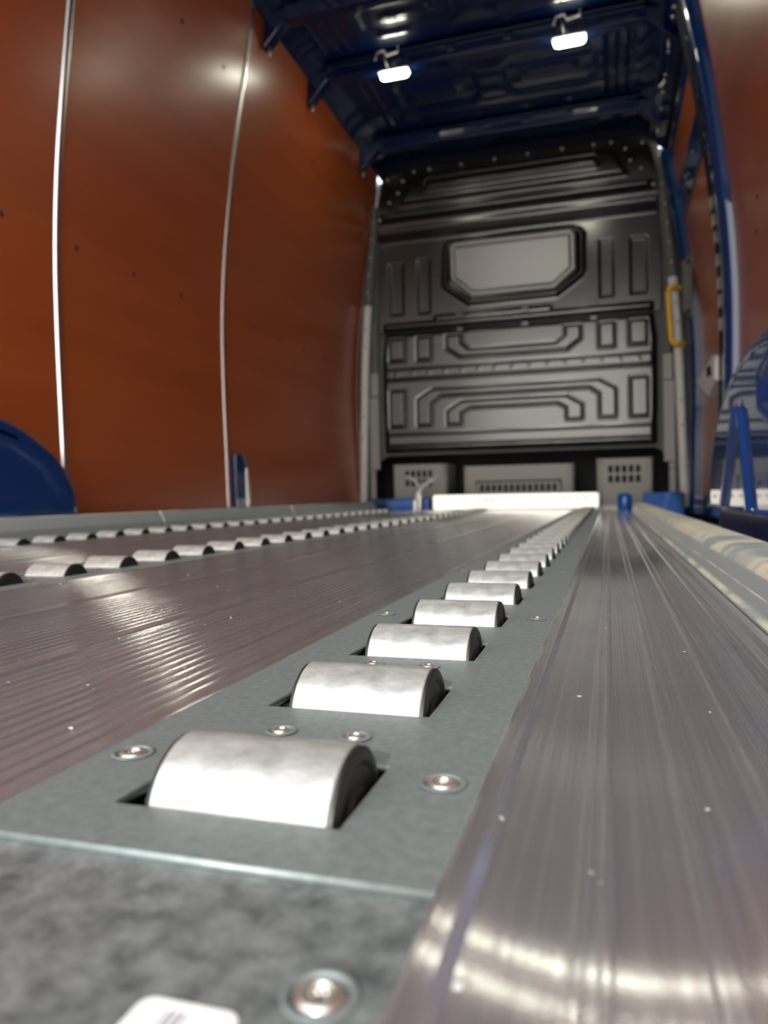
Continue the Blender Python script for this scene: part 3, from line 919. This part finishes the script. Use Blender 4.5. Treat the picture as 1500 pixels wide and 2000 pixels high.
head_out = [(-1.262, 1.602), (-1.250, 1.72), (-1.225, 1.86), (-1.190, 1.900), (-1.05, 1.926), (0.05, 1.926), (0.186, 1.900), (0.225, 1.855), (0.250, 1.72), (0.262, 1.602)]
def head_fn(U, V):
    d = 0.05 + 0.02 * sstep(1.62, 1.66, V) - 0.012 * sstep(1.70, 1.92, V)
    inx = sstep(-1.24, -1.20, U) * (1 - sstep(0.20, 0.24, U))
    d += 0.034 * np.clip(1 - ((V - 1.664) / 0.020) ** 2, 0, 1) ** 0.5 * inx
    field = [(-1.13, 1.715), (-1.055, 1.855), (-1.02, 1.880), (0.016, 1.880), (0.051, 1.855), (0.126, 1.715)]
    d += 0.028 * (1 - sstep(-0.03, 0.0, sdf(field, U, V)))
    rec = [(-0.975, 1.800), (-0.955, 1.850), (-0.05, 1.850), (-0.03, 1.800)]
    d -= 0.055 * (1 - sstep(-0.016, 0.0, sdf(rec, U, V)))
    d += 0.020 * np.exp(-((V - 1.788) / 0.010) ** 2) * sstep(-0.98, -0.95, U) * (1 - sstep(-0.05, -0.02, U))
    return d
sheet('header_panel', -1.264, 0.264, 1.600, 1.930, 0.0045, head_fn, bulk3, M['blk'], bk, head_out, 0.004)
for x, z in ((-1.035, 1.910), (-0.945, 1.912), (-0.765, 1.913), (-0.58, 1.914), (-0.40, 1.914), (-0.22, 1.914), (-0.06, 1.912), (0.03, 1.910),
             (-1.188, 1.885), (-1.10, 1.866), (-1.128, 1.80), (-1.18, 1.752), (0.184, 1.885), (0.10, 1.866), (0.124, 1.80), (0.176, 1.752), (-1.236, 1.66), (0.232, 1.66)):
    d = float(head_fn(np.array([[x]]), np.array([[z]]))[0, 0])
    MB().lathe([(0.0, 0.0095), (-0.005, 0.008), (-0.0065, 0.0001)], 'y', (x, YB - d - 0.0005, z), 12).obj('bolt', M['steel'], bk, True)
for x in (-0.79, -0.43, -0.07):
    for z in (1.093, 1.012):
        MB().box(x - 0.02, x + 0.02, YB - 0.040, YB - 0.032, z - 0.012, z + 0.012).obj('clip', M['blk'], bk, bevel=0.003)
# sheet behind the panels, open below where the cab heater boxes sit
plate('surround', [(-1.42, 0.0), (-1.335, 0.0), (-1.325, 0.20), (-1.29, 0.285), (-1.24, 0.318), (0.236, 0.318), (0.286, 0.285), (0.321, 0.20), (0.331, 0.0), (0.42, 0.0), (0.40, 1.0), (0.33, 1.5), (0.265, 1.9), (0.20, 1.95), (-1.20, 1.95), (-1.27, 1.9), (-1.334, 1.5), (-1.404, 1.0)], [], 0.004,
      lambda u, v, w_: (u, YB + 0.028 + w_, v), M['trim_dark'], bk)

# consoles in the low opening
def console(x0, x1, z1, y, vent, rows, cols, vx0, vx1, vz0, vz1, label, name):
    t = thing(name, ((x0 + x1) / 2, y, 0.0), label, 'heater box' if name == 'heater_box' else 'console')
    holes = []
    cw, chh = (vx1 - vx0) / cols, (vz1 - vz0) / rows
    for i in range(cols):
        for j in range(rows):
            holes.append(rrect(vx0 + i * cw + cw * 0.16, vx0 + (i + 1) * cw - cw * 0.16, vz0 + j * chh + chh * 0.12, vz0 + (j + 1) * chh - chh * 0.12, min(cw, chh) * 0.12, 2))
    plate('front', rrect(x0 + 0.012, x1 - 0.012, -0.02, z1 - 0.010, 0.02), holes, 0.004, lambda u, v, w_: (u, y + w_, v), M['box'], t)
    pts = []
    for s, xe in ((-1, x0), (1, x1)):
        sd_ = MB()
        n = 9
        v, fc = [], []
        for z in (-0.02, z1 - 0.01):
            for k in range(n):
                q = math.pi / 2 * k / (n - 1)
                v.append((xe - s * 0.030 + s * 0.030 * math.sin(q), y - 0.002 + 0.030 - 0.030 * math.cos(q), z))
            v.append((xe, y + 0.25, z))
        m_ = n + 1
        for k in range(m_ - 1):
            fc.append((k, k + 1, k + 1 + m_, k + m_))
        so = sd_.add(v, fc).obj('side', M['box'], t, auto=40)
        md = so.modifiers.new('thickness', 'SOLIDIFY'); md.thickness = 0.002; md.offset = 0
    MB().box(x0 + 0.002, x1 - 0.002, y + 0.004, y + 0.25, z1 - 0.012, z1 - 0.008).obj('lid', M['box'], t)
    MB().box(vx0 - 0.01, vx1 + 0.01, y + 0.02, y + 0.03, vz0 - 0.01, vz1 + 0.01).obj('vent_cavity', M['dark'], t)
    return t
console(-1.222, -0.898, 0.274, 4.20, True, 2, 5, -1.150, -0.978, 0.132, 0.236, 'grey plastic box with vents under the bulkhead behind the white cables', 'heater_box')
console(-0.066, 0.226, 0.274, 4.20, True, 2, 5, -0.010, 0.167, 0.128, 0.234, 'grey plastic box with vents under the bulkhead, next to the right kerb rail', 'heater_box')
t = console(-0.800, -0.185, 0.254, 4.20, True, 1, 2, -0.70, -0.28, 0.02, 0.05, 'wide grey centre console under the bulkhead behind the white bar', 'heater_console')
gr = [rrect(-0.700 + i * 0.0335, -0.700 + i * 0.0335 + 0.022, 0.098, 0.138, 0.002, 2) for i in range(13)]
plate('grille', [(-0.735, 0.05), (-0.245, 0.05), (-0.262, 0.150), (-0.718, 0.150)], gr, 0.004, lambda u, v, w_: (u, 4.17 + w_, v), M['trim'], t)
MB().box(-0.728, -0.252, 4.181, 4.197, 0.04, 0.160).obj('grille_cavity', M['dark'], t)

# pillar trims at both sides of the bulkhead
PTZ = [0.0, 0.10, 0.50, 0.87, 1.13, 1.42, 1.70, 1.84]
PTX = [0.374, 0.372, 0.361, 0.348, 0.331, 0.304, 0.274, 0.258]
def ptx(z): return float(np.mean([np.interp(z + o, PTZ, PTX) for o in (-0.08, -0.04, 0, 0.04, 0.08)]))
def pillar_trim(side, label):
    t = thing('pillar_trim', ((ptx(0.1) if side > 0 else 2 * XC - ptx(0.1)), 4.10, 0.0), label, 'pillar trim', 'grey pillar trims')
    def seg(z0, z1, rr, m, name):
        zs = np.linspace(z0, z1, max(3, int((z1 - z0) / 0.04)))
        v, fc = [], []
        n = 12
        for z in zs:
            xc = ptx(z) if side > 0 else 2 * XC - ptx(z)
            for k in range(n):
                a = math.pi * k / (n - 1)
                v.append((xc + rr * math.cos(a), 4.118 - rr * 1.0 * math.sin(a), z))
        for i in range(len(zs) - 1):
            for k in range(n):
                k2 = (k + 1) % n
                fc.append((i * n + k, i * n + k2, (i + 1) * n + k2, (i + 1) * n + k))
        fc += [tuple(range(n)), tuple((len(zs) - 1) * n + k for k in range(n - 1, -1, -1))]
        MB().add(v, fc).obj(name, m, t, auto=40)
    for z0, z1, rr, m in ((0.0, 0.215, 0.024, 'trim_light'), (0.217, 0.245, 0.026, 'trim_light'), (0.247, 0.695, 0.024, 'trim_light'), (0.697, 0.722, 0.026, 'trim_light'), (0.724, 1.185, 0.0245, 'trim_light'), (1.187, 1.74, 0.024, 'trim_dark')):
        seg(z0, z1, rr, M[m], 'cover')
    # flat inner strip beside the bulkhead panel
    xs = lambda x: x if side > 0 else 2 * XC - x
    for z0, z1 in ((0.05, 0.20), (0.203, 0.235), (0.238, 0.66), (0.663, 0.80), (0.803, 1.095)):
        a0, a1 = 0.300 if z1 < 0.25 else 0.275, 0.332 - (0.01 if z0 > 0.65 else 0) - (0.008 if z0 > 0.8 else 0)
        x0, x1 = sorted((xs(a0), xs(a1)))
        MB().box(x0, x1, 4.128, 4.143, z0, z1).obj('side_strip', M['trim'] if z1 < 0.9 else M['trim_dark'], t, bevel=0.003)
    for z in (0.42, 0.55, 0.95, 1.05, 1.26, 1.36, 1.46, 1.56, 1.66):
        xc = ptx(z) if side > 0 else 2 * XC - ptx(z)
        MB().lathe([(0.0, 0.007), (-0.003, 0.006), (-0.004, 0.0001)], 'y', (xc, 4.0935, z), 10).obj('rivet', M['steel'] if z > 1.2 else M['trim'], t, True)
    return t
pillar_trim(1, 'grey plastic pillar trim at the right of the bulkhead, with yellow grab handle')
pillar_trim(-1, 'grey plastic pillar trim at the left of the bulkhead beside the plywood')
hx = lambda z: ptx(z)
gh = MB().tube([(hx(1.115) + 0.012, 4.060, 1.118), (hx(1.115) - 0.022, 4.040, 1.118), (hx(1.115) - 0.036, 4.038, 1.112), (hx(1.10) - 0.040, 4.038, 1.095), (hx(0.98) - 0.040, 4.038, 0.98),
                (hx(0.85) - 0.040, 4.038, 0.855), (hx(0.835) - 0.034, 4.038, 0.836), (hx(0.83) - 0.020, 4.040, 0.830), (hx(0.83) + 0.014, 4.060, 0.830)], 0.0105, 12)
t = thing('grab_handle', (hx(0.97), 4.06, 0.97), 'bright yellow grab handle on the right pillar trim', 'grab handle')
gh.obj('bar', M['yellow'], t, True)
for z in (0.830, 1.118):
    MB().box(hx(z) - 0.022, hx(z) + 0.026, 4.058, 4.0915, z - 0.012, z + 0.012).obj('bracket', M['yellow'], t, bevel=0.004)

# blue floor steps and cables near the cab
st_ = MB().box(0.165, 0.36, 3.96, 4.06, -0.0445, 0.078)
tag(st_.obj('floor_step', M['blue'], bevel=0.006), 'bright blue floor step behind the end of the right kerb rail', 'floor step')
st_ = MB().tube([(0.075, 3.955, -0.02), (0.075, 3.955, 0.062), (0.075, 3.957, 0.072)], [0.036, 0.036, 0.026], 20)
tag(st_.obj('floor_mount', M['blue'], None, True), 'rounded blue floor mount past the end of the right-hand plank', 'floor mount')
st_ = MB().box(-1.33, -0.96, 4.02, 4.12, -0.0445, 0.070)
tag(st_.obj('floor_step', M['blue'], bevel=0.006), 'blue floor step below the left pillar trim', 'floor step')
t = thing('cable_pair', (-1.02, 3.97, 0.03), 'pair of pale grey cables rising in front of the left vent box', 'cable')
MB().tube([(-1.030, 3.97, -0.04), (-1.028, 3.97, 0.05), (-1.015, 3.97, 0.095), (-0.985, 3.965, 0.135), (-0.940, 3.96, 0.162), (-0.905, 3.96, 0.175)], 0.011, 10).obj('cable', M['cable'], t, True)
MB().tube([(-1.010, 3.985, -0.04), (-1.005, 3.985, 0.09), (-1.012, 3.985, 0.14), (-1.035, 3.985, 0.172), (-1.080, 3.985, 0.190)], 0.010, 10).obj('cable', M['cable'], t, True)
